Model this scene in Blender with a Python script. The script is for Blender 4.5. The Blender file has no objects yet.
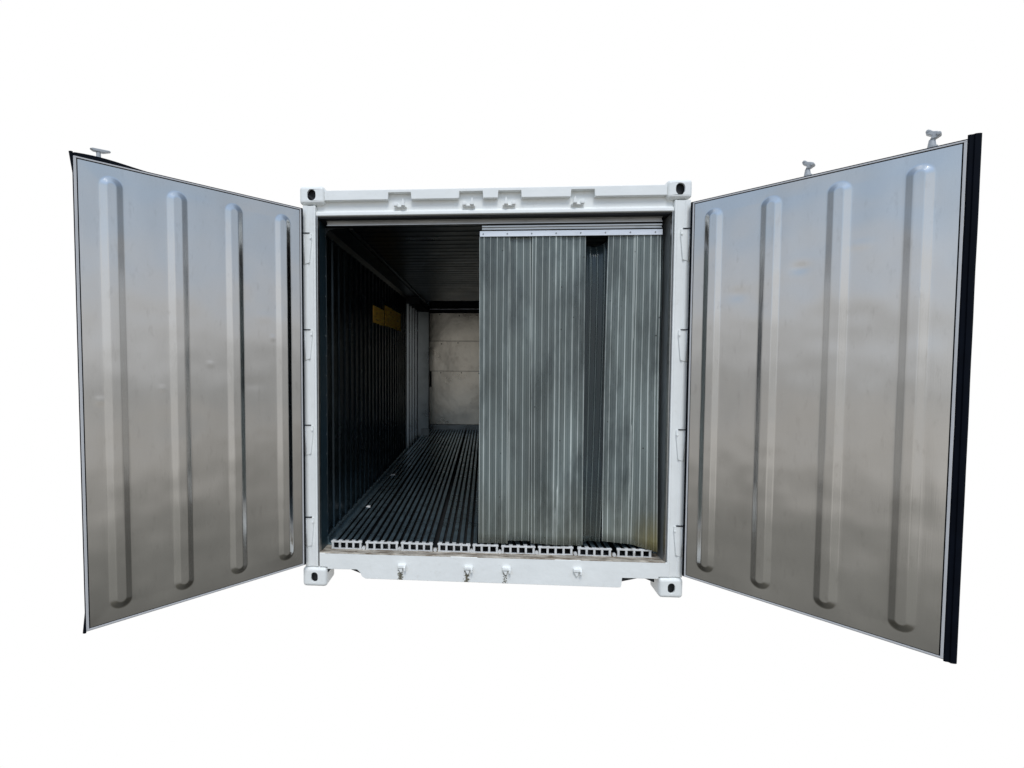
import bpy, bmesh, math, random
from mathutils import Matrix, Vector, noise
random.seed(7)
S = bpy.context.scene
COL = S.collection

# ------------------------------------------------------------------ camera
cam_d = bpy.data.cameras.new("camera")
cam = bpy.data.objects.new("camera", cam_d)
COL.objects.link(cam)
S.camera = cam
YAW, PITCH, ROLL = 0.0603, -0.0410, -0.0041
Rm = Matrix.Rotation(YAW, 3, 'Z') @ Matrix.Rotation(PITCH, 3, 'X') @ Matrix.Rotation(ROLL, 3, 'Y')
Rc = Rm @ Matrix(((1, 0, 0), (0, 0, -1), (0, 1, 0)))
cam.matrix_world = Matrix.Translation((-0.0416, -3.0639, 1.4822)) @ Rc.to_4x4()
cam_d.sensor_width = 36
cam_d.lens = 479.94 / 1024 * 36
cam_d.shift_x = (512 - 455.37) / 1024
cam_d.shift_y = (380.96 - 384) / 1024
cam_d.clip_start = 0.05
cam_d.clip_end = 500
S.render.resolution_x, S.render.resolution_y = 1024, 768
S.view_settings.view_transform = 'Standard'
S.view_settings.look = 'None'
S.view_settings.exposure = 0
S.view_settings.gamma = 1
S.render.engine = 'CYCLES'

# ------------------------------------------------------------------ surroundings (white behind, hazy yard and sky in front)
W = bpy.data.worlds.new("World")
S.world = W
W.use_nodes = True
nt = W.node_tree
for n in list(nt.nodes): nt.nodes.remove(n)
def wn(t, **k):
    n = nt.nodes.new(t)
    for a, b in k.items(): setattr(n, a, b)
    return n
L = nt.links.new
tc = wn('ShaderNodeTexCoord')
sep = wn('ShaderNodeSeparateXYZ'); L(tc.outputs['Generated'], sep.inputs[0])
mp = wn('ShaderNodeMapping'); mp.inputs['Scale'].default_value = (1.6, 1.6, 7.0); L(tc.outputs['Generated'], mp.inputs[0])
nz = wn('ShaderNodeTexNoise'); nz.inputs['Scale'].default_value = 1.3; nz.inputs['Detail'].default_value = 5; L(mp.outputs[0], nz.inputs['Vector'])
m1 = wn('ShaderNodeMath', operation='MULTIPLY_ADD'); L(nz.outputs['Fac'], m1.inputs[0]); m1.inputs[1].default_value = 0.34; m1.inputs[2].default_value = -0.17
m2 = wn('ShaderNodeMath', operation='ADD'); L(sep.outputs['Z'], m2.inputs[0]); L(m1.outputs[0], m2.inputs[1])
m3 = wn('ShaderNodeMath', operation='MULTIPLY_ADD'); L(m2.outputs[0], m3.inputs[0]); m3.inputs[1].default_value = 0.5; m3.inputs[2].default_value = 0.5
rp = wn('ShaderNodeValToRGB'); L(m3.outputs[0], rp.inputs[0])
ENV = [(0.0, (.07, .07, .065)), (0.22, (.11, .105, .09)), (0.29, (.20, .197, .185)), (0.33, (.22, .217, .20)), (0.375, (.31, .30, .28)), (0.41, (.52, .50, .47)), (0.44, (.48, .47, .455)), (0.465, (.40, .40, .39)),
       (0.495, (.48, .48, .475)), (0.54, (.66, .655, .65)), (0.585, (.60, .64, .70)), (0.65, (.49, .60, .74)), (0.78, (.50, .66, .92)), (0.92, (.60, .76, 1.0)), (0.97, (1.1, 1.2, 1.35)), (1.0, (1.15, 1.2, 1.3))]
el = rp.color_ramp.elements
el[0].position, el[0].color = ENV[0][0], (*ENV[0][1], 1)
el[1].position, el[1].color = ENV[-1][0], (*ENV[-1][1], 1)
for p_, c_ in ENV[1:-1]:
    e_ = el.new(p_); e_.color = (*c_, 1)
mr = wn('ShaderNodeMapRange', interpolation_type='SMOOTHSTEP'); L(sep.outputs['Y'], mr.inputs[0])
mr.inputs[1].default_value = 0.30; mr.inputs[2].default_value = 0.48
mx = wn('ShaderNodeMix', data_type='RGBA'); L(mr.outputs[0], mx.inputs[0]); ay = wn('ShaderNodeMath', operation='MULTIPLY_ADD'); L(sep.outputs['Y'], ay.inputs[0]); ay.inputs[1].default_value = .5; ay.inputs[2].default_value = .5
az = wn('ShaderNodeValToRGB'); L(ay.outputs[0], az.inputs[0])        # brightness shaped by direction: front raised, flanks lowered for door rib contrast
AZ = [(0, 1.34), (.09, 1.30), (.20, 1.06), (.36, .96), (.47, .62), (.60, .42), (1, .42)]
ae = az.color_ramp.elements
ae[0].color = (AZ[0][1],) * 3 + (1,); ae[1].color = (AZ[-1][1],) * 3 + (1,)
for p_, c_ in AZ[1:-1]:
    e_ = ae.new(p_); e_.color = (c_, c_, c_, 1)
vm = wn('ShaderNodeVectorMath', operation='MULTIPLY'); L(rp.outputs[0], vm.inputs[0]); L(az.outputs[0], vm.inputs[1]); L(vm.outputs[0], mx.inputs[6]); mx.inputs[7].default_value = (1, 1, 1, 1)
bg = wn('ShaderNodeBackground'); bg.inputs[1].default_value = 1.0; L(mx.outputs[2], bg.inputs[0])
wo = wn('ShaderNodeOutputWorld'); L(bg.outputs[0], wo.inputs[0])

sun_d = bpy.data.lights.new("sun", 'SUN'); sun_d.energy = 1.7; sun_d.angle = math.radians(22); sun_d.color = (1, .985, .95)
sun = bpy.data.objects.new("sun", sun_d); COL.objects.link(sun)
sun.rotation_euler = Vector((-0.05, 0.58, -0.82)).to_track_quat('-Z', 'Y').to_euler()

# ------------------------------------------------------------------ materials
def material(name, base, rough=.5, metal=0.0, noise_scale=3, var=.1, rough_var=.08, bump=0, bump_scale=8, bump_stretch=(1, 1, 1),
             dirt=None, dirt_amt=0, dirt_scale=6, dirt_lo=.55, coord='Object', spec=.5, stretch=(1, 1, 1), micro=0, micro_stretch=(60, 60, 1)):
    m = bpy.data.materials.new(name); m.use_nodes = True
    t = m.node_tree; N = t.nodes; K = t.links.new
    b = N['Principled BSDF']
    b.inputs['Metallic'].default_value = metal
    b.inputs['Specular IOR Level'].default_value = spec
    c = N.new('ShaderNodeTexCoord')
    mp = N.new('ShaderNodeMapping'); mp.inputs['Scale'].default_value = stretch; K(c.outputs[coord], mp.inputs[0])
    n1 = N.new('ShaderNodeTexNoise'); n1.inputs['Scale'].default_value = noise_scale; n1.inputs['Detail'].default_value = 6; K(mp.outputs[0], n1.inputs['Vector'])
    r = N.new('ShaderNodeMapRange'); K(n1.outputs['Fac'], r.inputs[0]); r.inputs[1].default_value = .25; r.inputs[2].default_value = .75
    r.inputs[3].default_value = 1 - var; r.inputs[4].default_value = 1 + var
    v = N.new('ShaderNodeVectorMath'); v.operation = 'SCALE'; v.inputs[0].default_value = base; K(r.outputs[0], v.inputs['Scale'])
    out = v.outputs[0]
    if dirt:
        n2 = N.new('ShaderNodeTexNoise'); n2.inputs['Scale'].default_value = dirt_scale; n2.inputs['Detail'].default_value = 8; n2.inputs['Roughness'].default_value = .65
        K(mp.outputs[0], n2.inputs['Vector'])
        r2 = N.new('ShaderNodeMapRange'); K(n2.outputs['Fac'], r2.inputs[0]); r2.inputs[1].default_value = dirt_lo; r2.inputs[2].default_value = dirt_lo + .2
        r2.inputs[3].default_value = 0; r2.inputs[4].default_value = dirt_amt
        x = N.new('ShaderNodeMix'); x.data_type = 'RGBA'; K(r2.outputs[0], x.inputs[0]); K(out, x.inputs[6]); x.inputs[7].default_value = (*dirt, 1)
        out = x.outputs[2]
    K(out, b.inputs['Base Color'])
    rr = N.new('ShaderNodeMapRange'); K(n1.outputs['Fac'], rr.inputs[0]); rr.inputs[1].default_value = .2; rr.inputs[2].default_value = .8
    rr.inputs[3].default_value = max(.02, rough - rough_var); rr.inputs[4].default_value = min(1, rough + rough_var)
    K(rr.outputs[0], b.inputs['Roughness'])
    nrm = None
    if bump:
        mb = N.new('ShaderNodeMapping'); mb.inputs['Scale'].default_value = bump_stretch; K(c.outputs[coord], mb.inputs[0])
        n3 = N.new('ShaderNodeTexNoise'); n3.inputs['Scale'].default_value = bump_scale; n3.inputs['Detail'].default_value = 2; K(mb.outputs[0], n3.inputs['Vector'])
        bp = N.new('ShaderNodeBump'); bp.inputs['Strength'].default_value = 1; bp.inputs['Distance'].default_value = bump; K(n3.outputs['Fac'], bp.inputs['Height'])
        nrm = bp.outputs[0]
    if micro:
        mb = N.new('ShaderNodeMapping'); mb.inputs['Scale'].default_value = micro_stretch; K(c.outputs[coord], mb.inputs[0])
        n4 = N.new('ShaderNodeTexNoise'); n4.inputs['Scale'].default_value = 3; n4.inputs['Detail'].default_value = 3; K(mb.outputs[0], n4.inputs['Vector'])
        bp2 = N.new('ShaderNodeBump'); bp2.inputs['Strength'].default_value = 1; bp2.inputs['Distance'].default_value = micro; K(n4.outputs['Fac'], bp2.inputs['Height'])
        if nrm: K(nrm, bp2.inputs['Normal'])
        nrm = bp2.outputs[0]
    if nrm: K(nrm, b.inputs['Normal'])
    return m

WHITE = material('white_paint', (.84, .855, .84), .38, 0, 5, .035, .06, bump=.0015, bump_scale=22, dirt=(.45, .41, .32), dirt_amt=.22, dirt_scale=16, dirt_lo=.58)
WHITE_DOOR = material('white_trim', (.55, .55, .56), .4, 0, 5, .05)
STEEL = material('stainless_door_liner', (.61, .61, .605), 0.145, 1, 2.2, .07, .05, bump=.009, bump_scale=2.0, bump_stretch=(1, 1, 1),
                 dirt=(.34, .33, .31), dirt_amt=.26, dirt_scale=16, dirt_lo=.56, stretch=(1.8, 1, .6), micro=.00012, micro_stretch=(90, 90, 2))
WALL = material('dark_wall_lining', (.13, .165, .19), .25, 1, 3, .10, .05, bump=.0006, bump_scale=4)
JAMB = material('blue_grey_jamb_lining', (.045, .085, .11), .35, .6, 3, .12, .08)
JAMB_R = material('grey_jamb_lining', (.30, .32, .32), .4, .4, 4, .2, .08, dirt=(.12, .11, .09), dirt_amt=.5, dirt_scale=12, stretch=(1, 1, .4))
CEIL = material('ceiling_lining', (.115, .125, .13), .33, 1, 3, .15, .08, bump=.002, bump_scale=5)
BULK = material('bulkhead_sheet', (.60, .56, .49), .30, 1, 2, .35, .06, bump=.004, bump_scale=5, dirt=(.34, .30, .25), dirt_amt=.55, dirt_scale=5)
CORNERM = material('bright_corner_lining', (.20, .215, .22), .30, 1, 3, .4, .08, bump=.002, bump_scale=6)
FLOORM = material('extruded_floor_aluminium', (.36, .50, .58), .30, .90, 9, .2, .1, bump=.0006, bump_scale=60, dirt=(.10, .09, .08), dirt_amt=.6, dirt_scale=14)
CHANNEL_SHADE = material('shaded_floor_channel', (.035, .038, .042), .6, .3, 9, .4)  # dark colour stands for the shade down between the floor rails
FLOOR_END = material('bare_cut_aluminium', (.70, .71, .71), .5, .25, 30, .15, .08, dirt=(.25, .22, .18), dirt_amt=.8, dirt_scale=22)
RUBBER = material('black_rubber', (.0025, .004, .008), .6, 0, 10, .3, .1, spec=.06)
DARK = material('dark_recess_shade', (.012, .013, .015), .7, 0, 5, .2)
RAIL = material('aluminium_rail', (.52, .52, .51), .35, 1, 12, .12, .08, dirt=(.15, .15, .14), dirt_amt=.5, dirt_scale=20, stretch=(.3, 1, 3))
BAR = material('pale_zinc_bar', (.80, .82, .86), .42, .55, 12, .08, .08, dirt=(.45, .45, .45), dirt_amt=.4, dirt_scale=20, stretch=(.5, 1, 1))
SEAL = material('dirty_sealant', (.46, .42, .36), .7, 0, 14, .3, .08, bump=.004, bump_scale=40, dirt=(.12, .08, .045), dirt_amt=.95, dirt_scale=8, dirt_lo=.44, stretch=(1, 3, 3))
SILLM = WHITE.copy(); SILLM.name = 'white_paint_rust_runs'
def rust_runs(m, xs):
    t = m.node_tree; N = t.nodes; K = t.links.new; b = N['Principled BSDF']; src = b.inputs['Base Color'].links[0].from_socket
    c = N.new('ShaderNodeTexCoord'); sp_ = N.new('ShaderNodeSeparateXYZ'); K(c.outputs['Object'], sp_.inputs[0])
    n = N.new('ShaderNodeTexNoise'); n.inputs['Scale'].default_value = 150; n.inputs['Detail'].default_value = 4; K(c.outputs['Object'], n.inputs['Vector'])
    def M(op, a, b_=None):
        q = N.new('ShaderNodeMath'); q.operation = op
        for k, v_ in enumerate((a, b_)):
            if v_ is None: continue
            if isinstance(v_, (int, float)): q.inputs[k].default_value = v_
            else: K(v_, q.inputs[k])
        return q.outputs[0]
    total = None
    for x, w, amt in xs:
        d = M('DIVIDE', M('ABSOLUTE', M('SUBTRACT', sp_.outputs['X'], x)), w)
        f = M('SUBTRACT', 1.0, d)
        f = M('MULTIPLY', M('MAXIMUM', f, 0.0), amt)
        total = f if total is None else M('ADD', total, f)
    zf = N.new('ShaderNodeMapRange'); K(sp_.outputs['Z'], zf.inputs[0]); zf.inputs[1].default_value = .128; zf.inputs[2].default_value = .118
    g = M('MULTIPLY', total, zf.outputs[0])
    th = N.new('ShaderNodeMapRange'); K(M('ADD', M('MULTIPLY', g, .42), n.outputs['Fac']), th.inputs[0]); th.inputs[1].default_value = .68; th.inputs[2].default_value = .76; K(th.outputs[0], th.inputs[0]) if False else None
    lim = M('MULTIPLY', th.outputs[0], M('GREATER_THAN', g, .02))
    x_ = N.new('ShaderNodeMix'); x_.data_type = 'RGBA'; K(lim, x_.inputs[0]); K(src, x_.inputs[6]); x_.inputs[7].default_value = (.13, .12, .085, 1)
    K(x_.outputs[2], b.inputs['Base Color'])
rust_runs(SILLM, ((-.583, .026, 1.0), (-.147, .026, 1.0), (.100, .022, .75)))
RUST = material('rust_streak', (.16, .13, .09), .85, 0, 40, .45, .05, bump=.002, bump_scale=80)
ORANGE = material('faded_orange_notice', (1.0, .58, .09), .6, 0, 6, .25, .05, dirt=(.12, .07, .03), dirt_amt=.9, dirt_scale=5, stretch=(1, 1.2, 9))
SCREW = material('screw_steel', (.30, .30, .30), .4, .9, 10, .1)
GALV = material('painted_hardware', (.40, .42, .44), .45, .1, 20, .1, .08, dirt=(.3, .27, .22), dirt_amt=.5, dirt_scale=30)
PAPER = material('white_scrap', (.8, .8, .8), .6, 0, 10, .05)

def pvc(name, base, trans, rough):
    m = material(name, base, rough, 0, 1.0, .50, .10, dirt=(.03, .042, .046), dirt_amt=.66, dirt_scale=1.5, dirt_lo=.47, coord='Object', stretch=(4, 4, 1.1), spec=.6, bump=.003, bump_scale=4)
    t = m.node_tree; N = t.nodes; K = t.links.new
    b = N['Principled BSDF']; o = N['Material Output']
    # grime: sparse dark specks, pale scuffs and an ochre film near the foot of the strips
    src = b.inputs['Base Color'].links[0].from_socket
    c = N.new('ShaderNodeTexCoord')
    vo = N.new('ShaderNodeTexVoronoi'); vo.inputs['Scale'].default_value = 13; K(c.outputs['Object'], vo.inputs['Vector'])
    lt = N.new('ShaderNodeMapRange'); K(vo.outputs['Distance'], lt.inputs[0]); lt.inputs[1].default_value = .05; lt.inputs[2].default_value = .09; lt.inputs[3].default_value = .85; lt.inputs[4].default_value = 0
    sc3 = N.new('ShaderNodeSeparateColor'); K(vo.outputs['Color'], sc3.inputs[0]); gt = N.new('ShaderNodeMath'); gt.operation = 'GREATER_THAN'; K(sc3.outputs[0], gt.inputs[0]); gt.inputs[1].default_value = .72
    ml = N.new('ShaderNodeMath'); ml.operation = 'MULTIPLY'; K(lt.outputs[0], ml.inputs[0]); K(gt.outputs[0], ml.inputs[1])
    x = N.new('ShaderNodeMix'); x.data_type = 'RGBA'; K(ml.outputs[0], x.inputs[0]); K(src, x.inputs[6]); x.inputs[7].default_value = (.03, .032, .03, 1)
    s2 = N.new('ShaderNodeSeparateXYZ'); K(c.outputs['Object'], s2.inputs[0])
    g = N.new('ShaderNodeMapRange'); K(s2.outputs['Z'], g.inputs[0]); g.inputs[1].default_value = .72; g.inputs[2].default_value = .27; g.inputs[3].default_value = 0; g.inputs[4].default_value = .38
    n5 = N.new('ShaderNodeTexNoise'); n5.inputs['Scale'].default_value = 4; n5.inputs['Detail'].default_value = 6; K(c.outputs['Object'], n5.inputs['Vector'])
    mu = N.new('ShaderNodeMath'); mu.operation = 'MULTIPLY'; K(g.outputs[0], mu.inputs[0]); K(n5.outputs['Fac'], mu.inputs[1])
    x2 = N.new('ShaderNodeMix'); x2.data_type = 'RGBA'; K(mu.outputs[0], x2.inputs[0]); K(x.outputs[2], x2.inputs[6]); x2.inputs[7].default_value = (.30, .26, .15, 1)
    rx = N.new('ShaderNodeMapRange'); K(s2.outputs['X'], rx.inputs[0]); rx.inputs[1].default_value = .90; rx.inputs[2].default_value = 1.06; rx.inputs[3].default_value = 0; rx.inputs[4].default_value = .85
    rz = N.new('ShaderNodeMapRange'); K(s2.outputs['Z'], rz.inputs[0]); rz.inputs[1].default_value = .52; rz.inputs[2].default_value = .30; rz.inputs[3].default_value = 0; rz.inputs[4].default_value = .8
    mq = N.new('ShaderNodeMath'); mq.operation = 'MULTIPLY'; K(rx.outputs[0], mq.inputs[0]); K(rz.outputs[0], mq.inputs[1])
    x3 = N.new('ShaderNodeMix'); x3.data_type = 'RGBA'; K(mq.outputs[0], x3.inputs[0]); K(x2.outputs[2], x3.inputs[6]); x3.inputs[7].default_value = (.24, .19, .05, 1)
    K(x3.outputs[2], b.inputs['Base Color'])
    tr = N.new('ShaderNodeBsdfTransparent'); tr.inputs[0].default_value = (.75, .85, .83, 1)
    mxs = N.new('ShaderNodeMixShader'); mxs.inputs[0].default_value = trans
    K(b.outputs[0], mxs.inputs[1]); K(tr.outputs[0], mxs.inputs[2]); K(mxs.outputs[0], o.inputs[0])
    return m
PVC = pvc('cloudy_grey_green_plastic', (.155, .185, .180), .22, .24)
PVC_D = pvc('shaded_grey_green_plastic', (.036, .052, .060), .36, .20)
PVC_RIB = pvc('highlit_plastic_ridge', (.44, .48, .46), .14, .28)  # paler plastic: rib highlights put into the colour, also on strip edges
PVC_RIB2 = pvc('faint_plastic_ridge', (.145, .172, .17), .34, .24)  # fainter ridge tone, also for the main ribs of the dark strips

# ------------------------------------------------------------------ mesh helpers
class MB:
    def __init__(s): s.v = []; s.f = []
    def box(s, x0, x1, y0, y1, z0, z1):
        i = len(s.v)
        s.v += [(x, y, z) for x in (x0, x1) for y in (y0, y1) for z in (z0, z1)]
        s.f += [tuple(i + k for k in q) for q in ((0, 1, 3, 2), (4, 6, 7, 5), (0, 4, 5, 1), (2, 3, 7, 6), (0, 2, 6, 4), (1, 5, 7, 3))]
        return s
    def prism(s, pts, axis, a, b):
        """polygon pts extruded along an axis from a to b"""
        i = len(s.v); n = len(pts)
        for c in (a, b):
            for (u, w) in pts:
                s.v.append({'x': (c, u, w), 'y': (u, c, w), 'z': (u, w, c)}[axis])
        s.f.append(tuple(range(i, i + n))); s.f.append(tuple(reversed(range(i + n, i + 2 * n))))
        for k in range(n):
            k2 = (k + 1) % n
            s.f.append((i + k, i + n + k, i + n + k2, i + k2))
        return s
    def cyl(s, cx, cy, c0, c1, r, axis='z', n=16, r2=None):
        r2 = r if r2 is None else r2
        i = len(s.v)
        for c, q in ((c0, r), (c1, r2)):
            for k in range(n):
                a = 2 * math.pi * k / n; u, w = cx + q * math.cos(a), cy + q * math.sin(a)
                s.v.append({'x': (c, u, w), 'y': (u, c, w), 'z': (u, w, c)}[axis])
        s.f.append(tuple(range(i, i + n))); s.f.append(tuple(reversed(range(i + n, i + 2 * n))))
        for k in range(n):
            k2 = (k + 1) % n
            s.f.append((i + k, i + n + k, i + n + k2, i + k2))
        return s
    def grid(s, us, ws, fn):
        i = len(s.v); nu, nw = len(us), len(ws)
        for u in us:
            for w in ws: s.v.append(fn(u, w))
        for a in range(nu - 1):
            for b in range(nw - 1):
                s.f.append((i + a * nw + b, i + (a + 1) * nw + b, i + (a + 1) * nw + b + 1, i + a * nw + b + 1))
        return s
    def mesh(s, name, recalc=True):
        me = bpy.data.meshes.new(name); me.from_pydata(s.v, [], s.f)
        if recalc:
            b = bmesh.new(); b.from_mesh(me); bmesh.ops.recalc_face_normals(b, faces=b.faces); b.to_mesh(me); b.free()
        return me
    def build(s, name, mat, parent=None, bevel=0, smooth=False, recalc=True, segs=2):
        me = s.mesh(name, recalc)
        o = bpy.data.objects.new(name, me); COL.objects.link(o)
        me.materials.append(mat)
        if parent is not None: o.parent = parent
        if bevel:
            m = o.modifiers.new('b', 'BEVEL'); m.width = bevel; m.segments = segs; m.limit_method = 'ANGLE'; m.angle_limit = math.radians(40)
        if smooth or bevel:
            for p in me.polygons: p.use_smooth = True
            if bevel:
                m = o.modifiers.new('w', 'WEIGHTED_NORMAL'); m.keep_sharp = True
        return o

def carve(o, cutters):
    """subtract cutter meshes and bake the result into the object's own mesh"""
    tmp = []
    for c in cutters:
        co = bpy.data.objects.new('cut', c.mesh('cut')); COL.objects.link(co); tmp.append(co)
        m = o.modifiers.new('c', 'BOOLEAN'); m.operation = 'DIFFERENCE'; m.solver = 'EXACT'; m.object = co
    bpy.context.view_layer.update()
    me = bpy.data.meshes.new_from_object(o.evaluated_get(bpy.context.evaluated_depsgraph_get()))
    o.modifiers.clear(); o.data = me
    for p in me.polygons: p.use_smooth = False
    for c in tmp: bpy.data.objects.remove(c)
    return o

def stadium(cx, cy, w, h, n=10):
    r = min(w, h) / 2; pts = []
    for k in range(n + 1):
        a = math.pi * k / n
        pts.append((cx + r * math.cos(a), cy + (h / 2 - r) + r * math.sin(a)))
    for k in range(n + 1):
        a = math.pi + math.pi * k / n
        pts.append((cx + r * math.cos(a), cy - (h / 2 - r) + r * math.sin(a)))
    return pts

def empty(name, loc, label, cat):
    o = bpy.data.objects.new(name, None); COL.objects.link(o); o.location = loc
    o.empty_display_size = .2
    o['label'] = label; o['category'] = cat
    return o

# ------------------------------------------------------------------ the container
BOXC = empty('shipping_container', (0, 0, 0), 'white refrigerated shipping container with both metal doors swung open and a slotted aluminium floor', 'shipping container')
Lc = 6.058; HW = 1.219; H = 2.591

# corner castings with their oval openings
def casting(sx, z0, z1, y0, y1, oval, front=True):
    m = MB(); HX = 1.236 if sx < 0 else 1.223; xa, xb = sorted((sx * 1.073, sx * HX))
    m.box(xa, xb, y0, y1, z0, z1)
    o = m.build('corner_casting', WHITE, BOXC)
    bv = o.modifiers.new('b', 'BEVEL'); bv.width = .022; bv.segments = 4; bv.limit_method = 'ANGLE'
    cz = (z0 + z1) / 2; cx = (xa + xb) / 2
    yf = y0 if front else y1
    c = [MB().box(xa + .014, xb - .014, y0 + .016, y1 - .016, z0 + .014, z1 - .014),
         MB().prism(stadium(cx + sx * .002, cz, .044 if oval else .054, .064 if oval else .070), 'y', yf - .05, yf + .05),
         MB().prism([(y_, z_) for y_, z_ in stadium((y0 + y1) / 2, cz, .07, .05)], 'x', sx * HX - .05, sx * HX + .05),
         MB().prism(stadium(cx, (y0 + y1) / 2, .06, .11), 'z', (z1 if z0 > 1 else z0) - .05, (z1 if z0 > 1 else z0) + .05)]
    carve(o, c)
    b2 = o.modifiers.new('b2', 'BEVEL'); b2.width = .0025; b2.segments = 2; b2.limit_method = 'ANGLE'; b2.angle_limit = math.radians(50)
    core = MB().box(xa + .016, xb - .016, y0 + .030, y1 - .05, z0 + .016, z1 - .016)
    if not oval: core.prism([(xa + .016, z1 - .02), (xa + .03, z1 - .02), (xb - .05, z0 + .016), (xb - .07, z0 + .016)], 'y', y0 + .020, y0 + .035)
    core.build('casting_shade_fill', DARK, o)  # dark filler added in the hollow to stand for its shade
    return o
for sx in (-1, 1):
    casting(sx, H - .105, H + .011, -.004, .172, False)
    casting(sx, -.015, .114, -.004, .172, True)
    casting(sx, H - .110, H, Lc - .17, Lc, False, False)
    casting(sx, 0, .116, Lc - .17, Lc, True, False)

# corner posts: outer leg, recessed face, inner lip
for sx in (-1, 1):
    b = MB()
    pi = 1.122 if sx > 0 else 1.134
    pts = [(1.217, .004), (1.217, .160), (pi, .160), (pi, .004), (pi + .012, .003), (pi + .018, .008), (1.182, .010), (1.190, .003)]
    b.prism([(sx * a, c) for a, c in pts], 'z', .118, H - .112)
    b.build('corner_post', WHITE, BOXC, bevel=.003)
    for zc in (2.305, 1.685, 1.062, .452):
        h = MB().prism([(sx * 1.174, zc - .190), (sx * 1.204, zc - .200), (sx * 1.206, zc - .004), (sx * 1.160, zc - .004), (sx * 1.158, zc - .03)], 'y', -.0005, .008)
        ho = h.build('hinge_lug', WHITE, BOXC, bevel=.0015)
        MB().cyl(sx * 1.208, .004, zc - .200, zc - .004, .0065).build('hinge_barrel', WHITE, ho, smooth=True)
        MB().box(*sorted((sx * 1.172, sx * 1.216)), -.0045, .006, zc - .004, zc + .001).build('hinge_gap_shade', RUBBER, ho)  # black strip standing for the shade in the open slit, no rubber part
        for dz in (-.035,):
            MB().cyl(sx * 1.164, zc + dz, -.007, -.002, .006, 'y', 10).build('weld_bead', WHITE, ho, bevel=.0015)

# header: proud upper band with four notches, recessed face, pale lip
def band_profile():
    zb, zt, zn = 2.508, 2.571, 2.551
    pts = [(-1.072, zb)]
    for a, c in ((-.662, -.512), (-.209, -.057), (.036, .183), (.488, .636)):
        pts += [(a, zb), (a + .003, zn), (c - .003, zn), (c, zb)]
    pts += [(1.072, zb), (1.072, zt), (-1.072, zt)]
    return pts
MB().box(-1.126, 1.113, .030, .184, 2.402, 2.409).build('door_head_jamb', DARK, BOXC)
hd = MB().prism(band_profile(), 'y', .000, .034).build('header_band', WHITE, BOXC, bevel=.0035)
hr = MB().prism([(.034, 2.57), (.034, 2.450), (.016, 2.438), (.014, 2.417), (.026, 2.412), (.145, 2.420), (.145, 2.57)], 'x', -1.134, 1.122)
hr.build('header_beam', WHITE, BOXC, bevel=.003)
for xk in (-.583, -.145, .105, .532):
    s = 1 if xk < 0 else -1
    k = MB()
    k.box(xk - .038, xk + .038, .010, .038, 2.462, 2.470)
    k.box(xk - s * .030 - .012, xk - s * .030 + .012, .002, .038, 2.468, 2.488)
    k.prism([(xk + s * .018 - .013, 2.468), (xk + s * .018 + .013, 2.468), (xk + s * .018 + .007, 2.496), (xk + s * .018 + .002, 2.512), (xk + s * .018 - .002, 2.512), (xk + s * .018 - .007, 2.496)], 'y', -.006, .038)
    k.build('cam_keeper', WHITE, BOXC, bevel=.0022)

# sill with its cut-away ends, ledge, keepers
sp = [(-1.072, .104), (-.872, .106), (-.850, .084), (-.838, .060), (-.815, .047), (.818, .041), (.836, .043), (.841, .060), (.845, .104), (1.072, .104), (1.072, .118), (1.124, .118), (1.124, .211), (-1.124, .211), (-1.124, .118), (-1.072, .118)]
sill = MB().prism(sp, 'y', .004, .016).build('door_sill', SILLM, BOXC, bevel=.003)
MB().prism([(.016, .2105), (.05, .206), (.18, .199), (.18, .15), (.018, .15)], 'x', -1.128, 1.115).build('sill_ledge', SEAL, BOXC)
NX = 260
def rag(i, k):
    x = -1.126 + 2.238 * i / NX
    a = max(0, noise.noise(Vector((x * 9, 0, 3)))) + .5 * max(0, noise.noise(Vector((x * 31, 0, 8))))
    step = .004 if noise.noise(Vector((round(x * 6) / 2, 5, 1))) > 0 else 0
    y, z = [(.004 + step, .2095), (.003 + step, .2120), (.010 + step + a * .008, .2150 + a * .006), (.045 + a * .02, .2108 + a * .004), (.070 + a * .03, .2045), (.075 + a * .03, .200)][k]
    return (x, y, z)
MB().grid(list(range(NX + 1)), list(range(6)), rag).build('torn_sealant', SEAL, BOXC, recalc=False)
MB().box(-1.085, 1.085, .016, .10, .112, .15).build('sill_flange', WHITE, BOXC)
for xa, xb, tip in ((-1.070, -1.048, -1.070), (-.925, -.850, -.850), (.846, .960, .846), (.980, 1.050, 1.050)):
    MB().prism([(xa, .110), (xb, .110), (xb, .1035), (tip, .076), (xa, .1035)] if tip == xb else [(xa, .110), (xb, .110), (xb, .1035), (xa, .076)], 'y', .018, .05).build('pocket_gusset', DARK, BOXC)
for n_, xk in enumerate((-.575, -.139, .106, .559)):
    k = MB()
    zc = (.130, .132, .134, .138)[n_]
    k.box(xk - .024, xk + .030, -.016, .006, zc + .002, zc + .022)
    k.prism([(xk - .022, zc + .002), (xk + .010, zc + .002), (xk + .004, zc - .026), (xk - .006, zc - .030)], 'y', -.010, .006)
    k.box(xk + .016, xk + .030, -.026, .0, zc - .012, zc + .014)
    ko = k.build('cam_keeper', WHITE, BOXC, bevel=.003)

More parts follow.
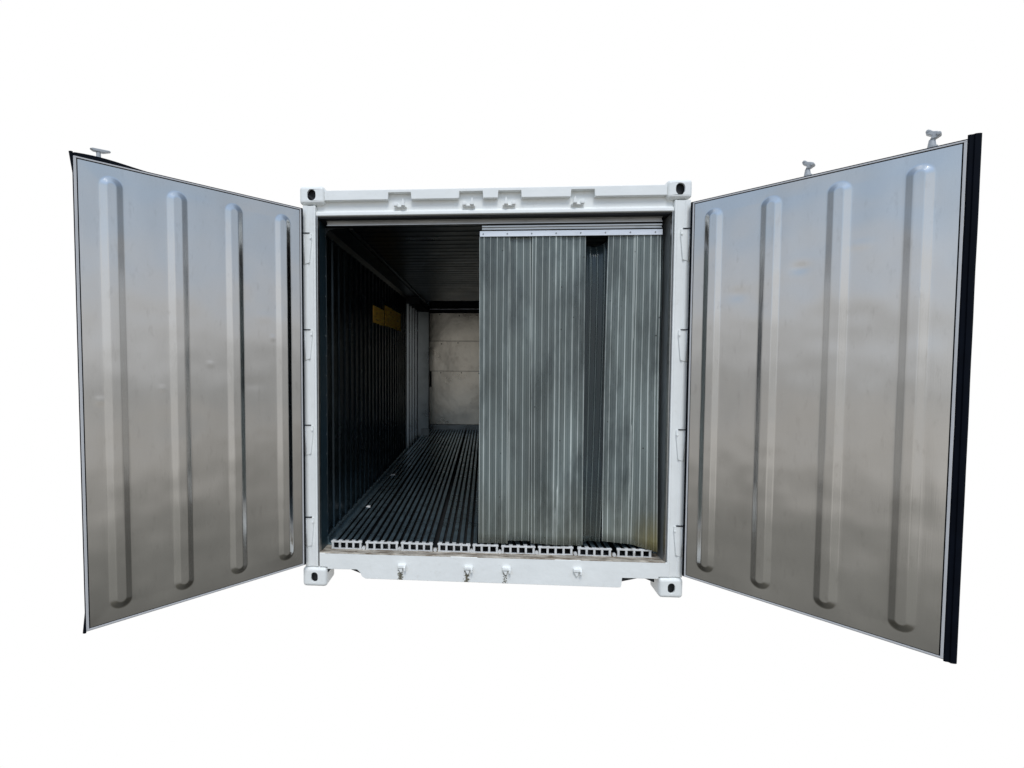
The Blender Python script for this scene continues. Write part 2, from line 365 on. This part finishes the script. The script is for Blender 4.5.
# jambs inside the opening, walls, ceiling, floor pan
for sx in (-1, 1):
    jx = 1.113 if sx > 0 else 1.126
    j = MB().box(*sorted((sx * jx, sx * (jx + .006))), .03, .185, .20, 2.41)
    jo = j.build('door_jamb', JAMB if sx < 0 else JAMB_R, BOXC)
    MB().box(*sorted((sx * (jx - .0045), sx * jx)), .006, .040, .212, 2.41).build('jamb_edging', RAIL, BOXC, bevel=.001)
    for k in range(16):
        MB().cyl(.172, .30 + k * .135, sx * jx, sx * (jx - .003), .004, 'x', 8).build('rivet', SCREW, jo)
    # ribbed side lining
    def off(y):
        t = (y - .185 + 1e-6) % .150
        if t < .012: return t / .012
        if t < .040: return 1
        if t < .052: return 1 - (t - .040) / .012
        return 0
    ys = [.185]
    while ys[-1] < 3.50:
        base = ys[-1]; ys += [base + .012, base + .040, base + .052, base + .150]
    w = MB().grid(ys, [.20, .8, 1.4, 2.0, 2.40], lambda y, z: (sx * (1.138 - .010 * off(y)), y, z))
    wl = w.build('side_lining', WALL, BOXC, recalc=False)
    # outer wall
    MB().box(*sorted((sx * 1.150, sx * 1.205)), .16, Lc - .17, .12, 2.50).build('side_wall', WHITE, BOXC)
    MB().box(*sorted((sx * 1.140, sx * 1.214)), .172, Lc - .17, .02, .12).build('bottom_rail', WHITE, BOXC, bevel=.004)
    MB().box(*sorted((sx * 1.150, sx * 1.214)), .172, Lc - .17, 2.50, 2.575).build('top_rail', WHITE, BOXC, bevel=.004)
    # folded bright lining across the rear corner
    prof = [(1.138, ys[-1])]
    for yf_ in (3.66, 3.92, 4.18, 4.46):
        prof += [(1.136, yf_), (1.108, yf_ + .0045), (1.132, yf_ + .24)]
    prof += [(1.134, 4.77), (.955, 4.802), (1.02, 5.50)]
    cc = MB().grid(list(range(len(prof))), [.20, .36, 1.3, 2.285], lambda i, z: (sx * prof[i][0], prof[i][1], z))
    co = cc.build('rear_corner_lining', CORNERM, BOXC, recalc=False)
    MB().box(*sorted((sx * .950, sx * 1.138)), 3.64, 4.86, 2.285, 2.384).build('corner_soffit', DARK, BOXC)
    MB().box(*sorted((sx * .948, sx * .958)), 4.795, 4.830, .36, 2.284).build('corner_trim', DARK, co)
    MB().box(*sorted((sx * .965, sx * 1.11)), 4.780, 4.800, .20, .37).build('corner_kick', CORNERM, co, bevel=.004)
    # cove strip along the ceiling
    MB().prism([(sx * 1.136, 2.34), (sx * 1.128, 2.34), (sx * 1.105, 2.372), (sx * .985, 2.379), (sx * .985, 2.384), (sx * 1.136, 2.386)], 'y', .185, 4.20).build('ceiling_cove', CEIL, BOXC)
    MB().prism([(sx * .965, 2.384), (sx * .965, 2.372), (sx * .950, 2.368), (sx * .935, 2.372), (sx * .935, 2.384)], 'y', .185, 4.20).build('cove_bead', CEIL, BOXC)

xs_ = [.185]
while xs_[-1] < 4.15:
    b0 = xs_[-1]; xs_ += [b0 + .015, b0 + .045, b0 + .060, b0 + .125]
xs_ = [y for y in xs_ if y < 4.2] + [4.2]
def coff(y):
    t = (y - .185) % .125
    return t / .015 if t < .015 else 1 if t < .045 else 1 - (t - .045) / .015 if t < .06 else 0
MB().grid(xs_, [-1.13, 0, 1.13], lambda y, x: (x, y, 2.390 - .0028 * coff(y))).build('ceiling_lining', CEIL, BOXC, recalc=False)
MB().box(-1.12, 1.12, 4.192, 4.21, 2.383, 2.56).build('ceiling_end', DARK, BOXC)
MB().box(-1.12, 1.12, 4.2, 5.52, 2.555, 2.562).build('air_duct_roof', DARK, BOXC)  # coloured black to stand for the unlit recess past the ceiling end
MB().box(-1.205, 1.205, .145, Lc, 2.565, 2.5735).build('roof', WHITE, BOXC)
MB().box(-1.14, 1.14, .18, 5.55, .135, .196).build('floor_pan', DARK, BOXC)

# rear bulkhead of bright sheets, kick plate and top trim
bk = MB().box(-1.030, 1.030, 5.52, 5.53, .20, 2.55).build('rear_backing', DARK, BOXC)
seams = (.352, 1.310, 1.846, 2.345)
for i in range(3):
    sh = MB()
    sh.grid([-1.020 + .102 * k for k in range(21)], [seams[i] + (seams[i + 1] - seams[i] - .008) * k / 8 for k in range(9)],
            lambda x, z: (x, 5.502 + .006 * noise.noise(Vector((x * 2, z * 2, i))), z))
    o = sh.build('bulkhead_sheet', BULK, BOXC, smooth=True, recalc=False)
    for k in range(6):
        MB().cyl(-.80 + k * .33 + random.uniform(-.06, .06), seams[i + 1] - .03 - random.uniform(0, .03), 5.486, 5.50, .011, 'y', 8).build('bolt', DARK, o)
MB().box(-1.03, 1.03, 5.470, 5.500, .20, .348).build('kick_plate', CORNERM, BOXC, bevel=.004)
MB().box(-1.02, 1.02, 5.46, 5.50, 2.398, 2.412).build('bulkhead_trim', BAR, BOXC)
MB().box(-1.02, 1.02, 5.485, 5.50, 2.348, 2.398).build('air_gap', DARK, BOXC)
MB().box(-1.015, -.985, 5.475, 5.498, 1.02, 1.30).build('bulkhead_latch', DARK, BOXC, bevel=.003)
MB().box(-1.205, 1.205, 5.56, Lc - .17, .12, 2.5635).build('machinery_end', WHITE, BOXC)

# orange notice on the left lining
nt_ = MB().box(-1.127, -1.124, 1.58, 2.08, 1.858, 2.026)
no = nt_.build('notice_sheet', ORANGE, BOXC)
n2_ = MB().box(-1.127, -1.1245, 2.13, 3.10, 1.868, 2.09)
n2o = n2_.build('notice_sheet', ORANGE, BOXC)

# slotted aluminium floor: nine extrusions
GX = [(332.3, 362.5, 4), (367.8, 399.8, 4), (404, 435, 4), (441.5, 473, 4), (476.8, 501, 3), (505.5, 537.7, 4), (542, 575, 4), (580.8, 612.5, 4), (619, 651.4, 4)]
GX = [(-1.070 + (a - 332.3) * 2.126 / 319.1, -1.070 + (b - 332.3) * 2.126 / 319.1, n) for a, b, n in GX]   # widths in metres
for i, (x0, x1_, nh) in enumerate(GX):
    w_ = x1_ - x0
    f = MB()
    y0, y1 = .100, 5.46
    f.box(x0, x0 + w_, y0 + .012, y1, .200, .205)
    for k in range(nh + 1):
        xc = x0 + .0105 + k * (w_ - .021) / nh
        f.box(xc - .0035, xc + .0035, y0 + .012, y1, .2045, .248)
        wt = .0132
        f.prism([(xc - wt, .2475), (xc + wt, .2475), (xc + wt, .2535), (xc + wt - .003, .256), (xc - wt + .003, .256), (xc - wt, .2535)], 'y', y0 + .012, y1)
    o = f.build('floor_extrusion', FLOORM, BOXC)
    o.data.materials.append(CHANNEL_SHADE)
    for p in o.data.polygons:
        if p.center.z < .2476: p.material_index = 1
    e = MB()
    e.box(x0 - .006, x0 + w_ + .006, y0, y0 + .012, .2455, .2560)
    for k in range(nh + 1):
        xc = x0 + .0105 + k * (w_ - .021) / nh
        e.box(xc - .0125, xc + .0125, y0 + .004, y0 + random.uniform(.020, .036), .2555, .2572)
    e.box(x0 - .004, x0 + w_ + .004, y0 + .0002, y0 + .012, .1995, .2075)
    for k in range(nh + 1):
        xc = x0 + .0055 + k * (w_ - .011) / nh
        j_ = random.uniform(-.0012, .0012)
        e.box(xc - .0070 + j_, xc + .0070 + j_, y0 + .0003, y0 + .0118, .2065, .2460)
    tl = random.uniform(-.012, .012); dz_ = random.uniform(-.0015, .0015)
    e.v = [(x, y, z + dz_ + tl * (x - x0 - w_ / 2)) for x, y, z in e.v]
    e.build('cut_end', FLOOR_END, o, bevel=.0018)
    if i < 8:
        MB().cyl((x1_ + GX[i + 1][0]) / 2, .214, .098, .112, .012, 'y', 12).build('floor_bolt', FLOOR_END, o)
for sx in (-1, 1):
    MB().prism([(sx * 1.137, .262), (sx * 1.128, .262), (sx * 1.120, .250), (sx * 1.118, .214), (sx * 1.092, .208), (sx * 1.092, .200), (sx * 1.137, .200)], 'y', .182, 5.46).build('floor_gutter', FLOORM, BOXC)

# ------------------------------------------------------------------ doors
ZB, ZT, WD = .155, 2.440, 1.136
RIBS = (.130, .420, .712, 1.002)
def door(sx, th):
    iy = 1 if sx < 0 else -1                      # local +y points to the liner side on the left door
    def B(m, x0, x1, o0, o1, z0, z1): return m.box(x0, x1, *sorted((iy * o0, iy * o1)), z0, z1)
    body = B(MB(), .012, WD - .035, -.080, -.016, ZB + .02, ZT - .02).build('door', WHITE, BOXC, bevel=.004)
    body.location = (sx * 1.2047, -.03, 0)
    body.rotation_euler = (0, 0, (math.pi + th) if sx < 0 else -th)
    # stainless liner with four embossed round-ended ribs
    zr0, zr1, hw = .215, 2.385, .049
    def hgt(x, z):
        h = 0
        for r in RIBS:
            zc = min(max(z, zr0 + hw), zr1 - hw)
            d = math.hypot(x - r, z - zc)
            if d < hw:
                t = min(1, (hw - d) / .030); h = .0108 * t
        n_ = noise.noise(Vector((x * 2.3, z * 1.6, sx * 5))) * .0036 + noise.noise(Vector((x * 5, z * 4.1, sx * 9))) * .0014 + noise.noise(Vector((x * 11, z * 9, sx * 3))) * .00035
        for (dx, dz, rx, rz, a) in (DENTS_R if sx > 0 else DENTS_L):
            q = ((x - dx) / rx) ** 2 + ((z - dz) / rz) ** 2
            if q < 12: h += (.75 if sx > 0 else .45) * a * math.exp(-q)
        edge = min(1, min(x - .018, WD - x, z - ZB, ZT - z) / .08)
        return h + n_ * max(0, edge)
    us = {.0225, WD - .0045}
    for k in range(1, 100): us.add(.0225 + (WD - .027) * k / 100)
    us = {u for u in us if all(abs(u - r) > hw + .006 for r in RIBS)}
    for r in RIBS:
        for k in range(-13, 14): us.add(r + k * .004)
    ws = {ZB + .0045, ZT - .0045}
    for k in range(1, 180): ws.add(ZB + .0045 + (ZT - ZB - .009) * k / 180)
    ws = {w for w in ws if abs(w - zr0 - .02) > .05 and abs(w - zr1 + .02) > .05}
    for k in range(-7, 14): ws.add(zr0 + k * .0045); ws.add(zr1 - k * .0045)
    us = sorted(us); ws = sorted(ws)
    ln = MB().grid(us, ws, lambda x, z: (x, iy * hgt(x, z), z))
    lo = ln.build('liner_panel', STEEL, body, smooth=True, recalc=False)
    B(MB(), .016, WD + .001, -.012, -.006, ZB - .001, ZT + .001).build('liner_backing', RUBBER, body)
    # pale trim bead round the liner
    tr = MB()
    wbead = .010 if sx > 0 else .011
    B(tr, .010, WD + wbead, -.016, .003, ZT, ZT + .007)
    B(tr, .010, WD + wbead, -.016, .003, ZB - .008, ZB)
    B(tr, .010, .018, -.016, .0028, ZB, ZT)
    B(tr, WD, WD + wbead, -.016, .0028, ZB, ZT)
    tr.build('edge_trim', WHITE_DOOR, body, bevel=.001)
    # rubber gasket
    g = MB()
    B(g, -.004, WD + wbead, -.030, -.006, ZT + .007, ZT + .014)
    B(g, -.004, WD + wbead, -.030, -.006, ZB - .013, ZB - .008)
    B(g, -.004, .010, -.030, -.002, ZB - .008, ZT + .007)
    e0 = WD + wbead
    if sx > 0:   # wide double-lipped gasket along the closing edge
        zs = [ZB - .020 + (ZT - ZB + .050) * k / 24 for k in range(25)]
        prof = [(0, -.006), (.008, -.004), (.016, -.008), (.022, -.009), (.028, -.005), (.036, -.008), (.046, -.014), (.051, -.022), (.040, -.034), (0, -.034)]
        g.grid(zs, list(range(len(prof))), lambda z, k: (e0 + prof[k][0] * .84 + .0015 * noise.noise(Vector((z * 3, 2, 1))), iy * prof[k][1], z))
    else:
        zs = [ZB - .020 + (ZT - ZB + .048) * k / 24 for k in range(25)]
        def tip(z):
            a = max(0, 1 - (z - ZB + .02) / .05); b = max(0, 1 - (ZT + .028 - z) / .05)
            return .003 + .010 * a + .012 * b
        prof = [(0, -.006), (.5, -.004), (1, -.012), (1, -.02), (0, -.030)]
        g.grid(zs, list(range(len(prof))), lambda z, k: (e0 + prof[k][0] * tip(z), iy * prof[k][1], z))
        # lifted lip along the top near the closing edge
        xs = [.80 + (e0 + .012 - .80) * k / 20 for k in range(21)]
        def lift(x):
            t = (x - .80) / (e0 + .012 - .80)
            return .001 + .019 * math.sin(math.pi * min(1, t * .80) ** 1.25) ** 1.2 if t < .999 else .006
        prof2 = [(0, -.008), (1, -.010), (1, -.016), (0, -.026)]
        g.grid(xs, [0, 1, 2, 3], lambda x, k: (x, iy * prof2[k][1], ZT + .012 + prof2[k][0] * lift(x)))
    g.build('rubber_gasket', RUBBER, body)
    # lock rods with cams outside
    for s_, tall in ((.560, sx > 0), (1.035, True)):
        r = MB()
        top = 2.49 if tall else 2.36
        r.cyl(s_, iy * -.110, .21, top, .017)
        ro = r.build('lock_rod', GALV, body, smooth=False)
        for zb_ in (.5, 1.2, 1.9):
            k = MB(); B(k, s_ - .035, s_ + .035, -.135, -.078, zb_, zb_ + .06)
            k.build('rod_bracket', GALV, ro, bevel=.006)
        B(MB(), s_ - .24, s_ + .010, -.15, -.13, 1.02, 1.045).build('rod_handle', GALV, ro, bevel=.004)
        c = MB()
        if tall and sx < 0:
            sc_ = s_ + .02
            c.cyl(s_, iy * -.110, 2.46, 2.528, .011, r2=.010)
            c.prism([(s_ - .052, 2.541), (s_ - .020, 2.528), (s_ + .022, 2.528), (s_ + .036, 2.537), (s_ + .024, 2.542), (s_ - .044, 2.546)], 'y', *sorted((iy * -.122, iy * -.098)))
        elif tall:
            def q(px, pz): return (s_ + px * .68, 2.505 + pz * .72)
            c.cyl(s_ - .004, iy * -.110, 2.48, 2.522, .017, r2=.011)
            c.prism([q(-.036, .060), q(-.040, .078), q(-.020, .086), q(-.002, .070), q(.020, .064), q(.036, .048), q(.030, .032), q(.012, .022), q(-.016, .020), q(-.006, .042)], 'y', *sorted((iy * -.126, iy * -.094)))
            c.cyl(s_ + .018, 2.538, iy * -.130, iy * -.090, .009, 'y', 12)
            c.cyl(s_ - .018, 2.560, iy * -.128, iy * -.092, .007, 'y', 12)
        else:
            c.cyl(s_, iy * -.110, 2.34, 2.39, .024)
        c.build('rod_cam', GALV, ro, bevel=.003)
    return body
DENTS_R = ((.56, 1.98, .045, .030, -.005), (.56, 1.98, .075, .055, .003), (.27, 1.87, .05, .035, -.003), (.80, 2.06, .05, .02, .0015), (1.10, .9, .03, .12, .002))
DENTS_L = ((.56, 1.46, .012, .010, .004), (.33, 1.34, .07, .03, -.002), (.25, 1.75, .05, .03, .002), (1.07, 1.28, .02, .015, .004), (.80, 1.0, .03, .25, .001), (.80, 1.33, .015, .012, .003), (.20, 1.62, .012, .010, .004))
door(-1, .8184)
door(1, .7578)

# ------------------------------------------------------------------ rails and the strip curtain
rl = MB()
rl.prism([(.085, 2.405), (.085, 2.400), (.100, 2.398), (.100, 2.380), (.088, 2.378), (.088, 2.372), (.125, 2.372), (.125, 2.405)], 'x', -1.088, 1.079)
rl.build('curtain_track', RAIL, BOXC, bevel=.001)
CUR = empty('strip_curtain', (.52, .10, .26), 'grey-green ribbed plastic strip curtain hanging across the right half of the opening', 'strip curtain')
def cpart(mb, name, mat, **k):
    o = mb.build(name, mat, None, **k); o.parent = CUR; o.matrix_parent_inverse = Matrix.Translation((-.52, -.10, -.26)); return o
cpart(MB().prism([(.094, 2.362), (.094, 2.352), (.104, 2.350), (.104, 2.340), (.094, 2.338), (.094, 2.334), (.122, 2.334), (.122, 2.362)], 'x', -.063, 1.080), 'slider_rail', RAIL, bevel=.001)
cpart(MB().box(-.03, 1.06, .106, .116, 2.360, 2.374), 'rail_hanger', DARK)
bar = cpart(MB().prism([(.092, 2.291), (.092, 2.3265), (.099, 2.3265), (.099, 2.291)], 'x', -.077, 1.082), 'clamp_bar', BAR, bevel=.0012)
for k in range(8):
    so = MB().cyl(-.055 + k * .1560, 2.308, .0885, .092, .0048, 'y', 8).build('screw', SCREW, bar)

def strip(x0, x1, y, zt, zl, zr, mat, seed, bow=0, scoop=0, edges=(0, 0, 0, 0), flare=0, pitch=.0430, ph=0):
    """one ribbed strip. edges: shift of (left, right) edge at the foot, and bulge of (left, right) edge at mid height"""
    n = max(10, int((x1 - x0) / .0027)); nz = 52
    m = MB()
    rows = [(k / nz) ** 1.7 for k in range(nz + 1)]
    def P(u, t, back=0):
        xl = x0 + edges[0] * t * t + edges[2] * math.sin(math.pi * t)
        xr = x1 + edges[1] * t * t + edges[3] * math.sin(math.pi * t)
        x = xl + (xr - xl) * u
        sw = max(0, 1 - ((2 * u - 1) / .86) ** 2) ** .5
        ztop = zt - scoop * sw
        zbot = zl + (zr - zl) * u + .003 * noise.noise(Vector((x * 14, seed, 0)))
        z = ztop + (zbot - ztop) * t
        xr_ = (u * (x1 - x0) + ph)
        a = (xr_ % pitch) / pitch; d = min(a, 1 - a) * pitch
        b2 = ((xr_ + pitch / 2) % pitch) / pitch; d2 = min(b2, 1 - b2) * pitch
        rib = .0050 * max(0, 1 - (d / .0058) ** 2) ** .5 if d < .0058 else 0
        rib = max(rib, .0012 * max(0, 1 - (d2 / .0045) ** 2) ** .5 if d2 < .0045 else 0)
        wob = .012 * noise.noise(Vector((x * 3.5, seed, t * 2.2))) + .0025 * noise.noise(Vector((x * 12, seed + 3, t * 5)))
        yy = y - rib + wob * min(1, t * 5) + bow * (1 - (2 * u - 1) ** 2) * (1 - .35 * t) + flare * t * t * (u - .5) + (.050 * math.exp(-t / .03) * sw if scoop else 0)
        return (x, yy + back, z)
    m.grid([k / n for k in range(n + 1)], rows, P)
    o = m.build('plastic_strip', mat, None, smooth=True, recalc=False)
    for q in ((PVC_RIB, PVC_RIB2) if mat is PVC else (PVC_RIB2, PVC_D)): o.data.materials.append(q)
    for k in range(n):
        a = ((k + .5) / n * (x1 - x0) + ph) % pitch; a = min(a, pitch - a)
        b = pitch / 2 - a
        e_ = min((k + .5) / n, 1 - (k + .5) / n) * (x1 - x0)
        mi = 1 if a < .0030 or e_ < .0065 else 2 if b < .0026 else 0
        if mi:
            for q in range(nz): o.data.polygons[k * nz + q].material_index = mi
    sd = o.modifiers.new('s', 'SOLIDIFY'); sd.thickness = .0028; sd.offset = 0
    o.parent = CUR; o.matrix_parent_inverse = Matrix.Translation((-.52, -.10, -.26))
    return o
TOPZ = 2.293
strip(-.080, .118, .104, TOPZ, .268, .272, PVC, 1, edges=(.006, .0, .004, -.004), ph=.012)
strip(.098, .278, .122, TOPZ, .284, .286, PVC, 2, edges=(.004, .010, 0, .006), ph=.02)
strip(.262, .450, .106, TOPZ, .276, .272, PVC, 3, edges=(.012, 0, 0, 0), ph=.018)
strip(.428, .607, .114, TOPZ, .271, .262, PVC, 4, edges=(0, .010, 0, 0), flare=.03, ph=.03)
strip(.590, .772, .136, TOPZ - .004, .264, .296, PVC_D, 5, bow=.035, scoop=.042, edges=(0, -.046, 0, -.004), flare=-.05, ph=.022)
strip(.748, .935, .112, TOPZ, .304, .280, PVC, 6, edges=(-.010, .0, -.008, .0), flare=.03, ph=.010)
strip(.915, 1.078, .106, TOPZ, .282, .248, PVC, 7, edges=(0, .010, 0, 0), flare=-.050, ph=.03)
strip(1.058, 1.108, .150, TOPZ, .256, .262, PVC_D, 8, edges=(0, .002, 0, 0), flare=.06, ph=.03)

# ------------------------------------------------------------------ scraps on the floor
def scrap(loc, w, d, label, seed):
    m = MB().grid([k / 5 for k in range(6)], [k / 4 for k in range(5)],
                  lambda u, v: ((u - .5) * w * (1 - .35 * v), (v - .5) * d + .006 * math.sin(u * 5 + seed), .004 + .008 * abs(noise.noise(Vector((u * 2.2, v * 2.2, seed)))) ))
    o = m.build('paper_scrap', PAPER, None, smooth=True, recalc=False)
    s = o.modifiers.new('s', 'SOLIDIFY'); s.thickness = .001
    o.location = loc; o['label'] = label; o['category'] = 'scrap'; o['group'] = 'pale scraps on the container floor'
scrap((-1.006, .87, .257), .040, .05, 'small crumpled white scrap on the floor slats nearest the left front corner', 1)
scrap((-1.012, 2.00, .257), .055, .06, 'small crumpled white scrap on the floor slats deeper inside by the left wall', 4)
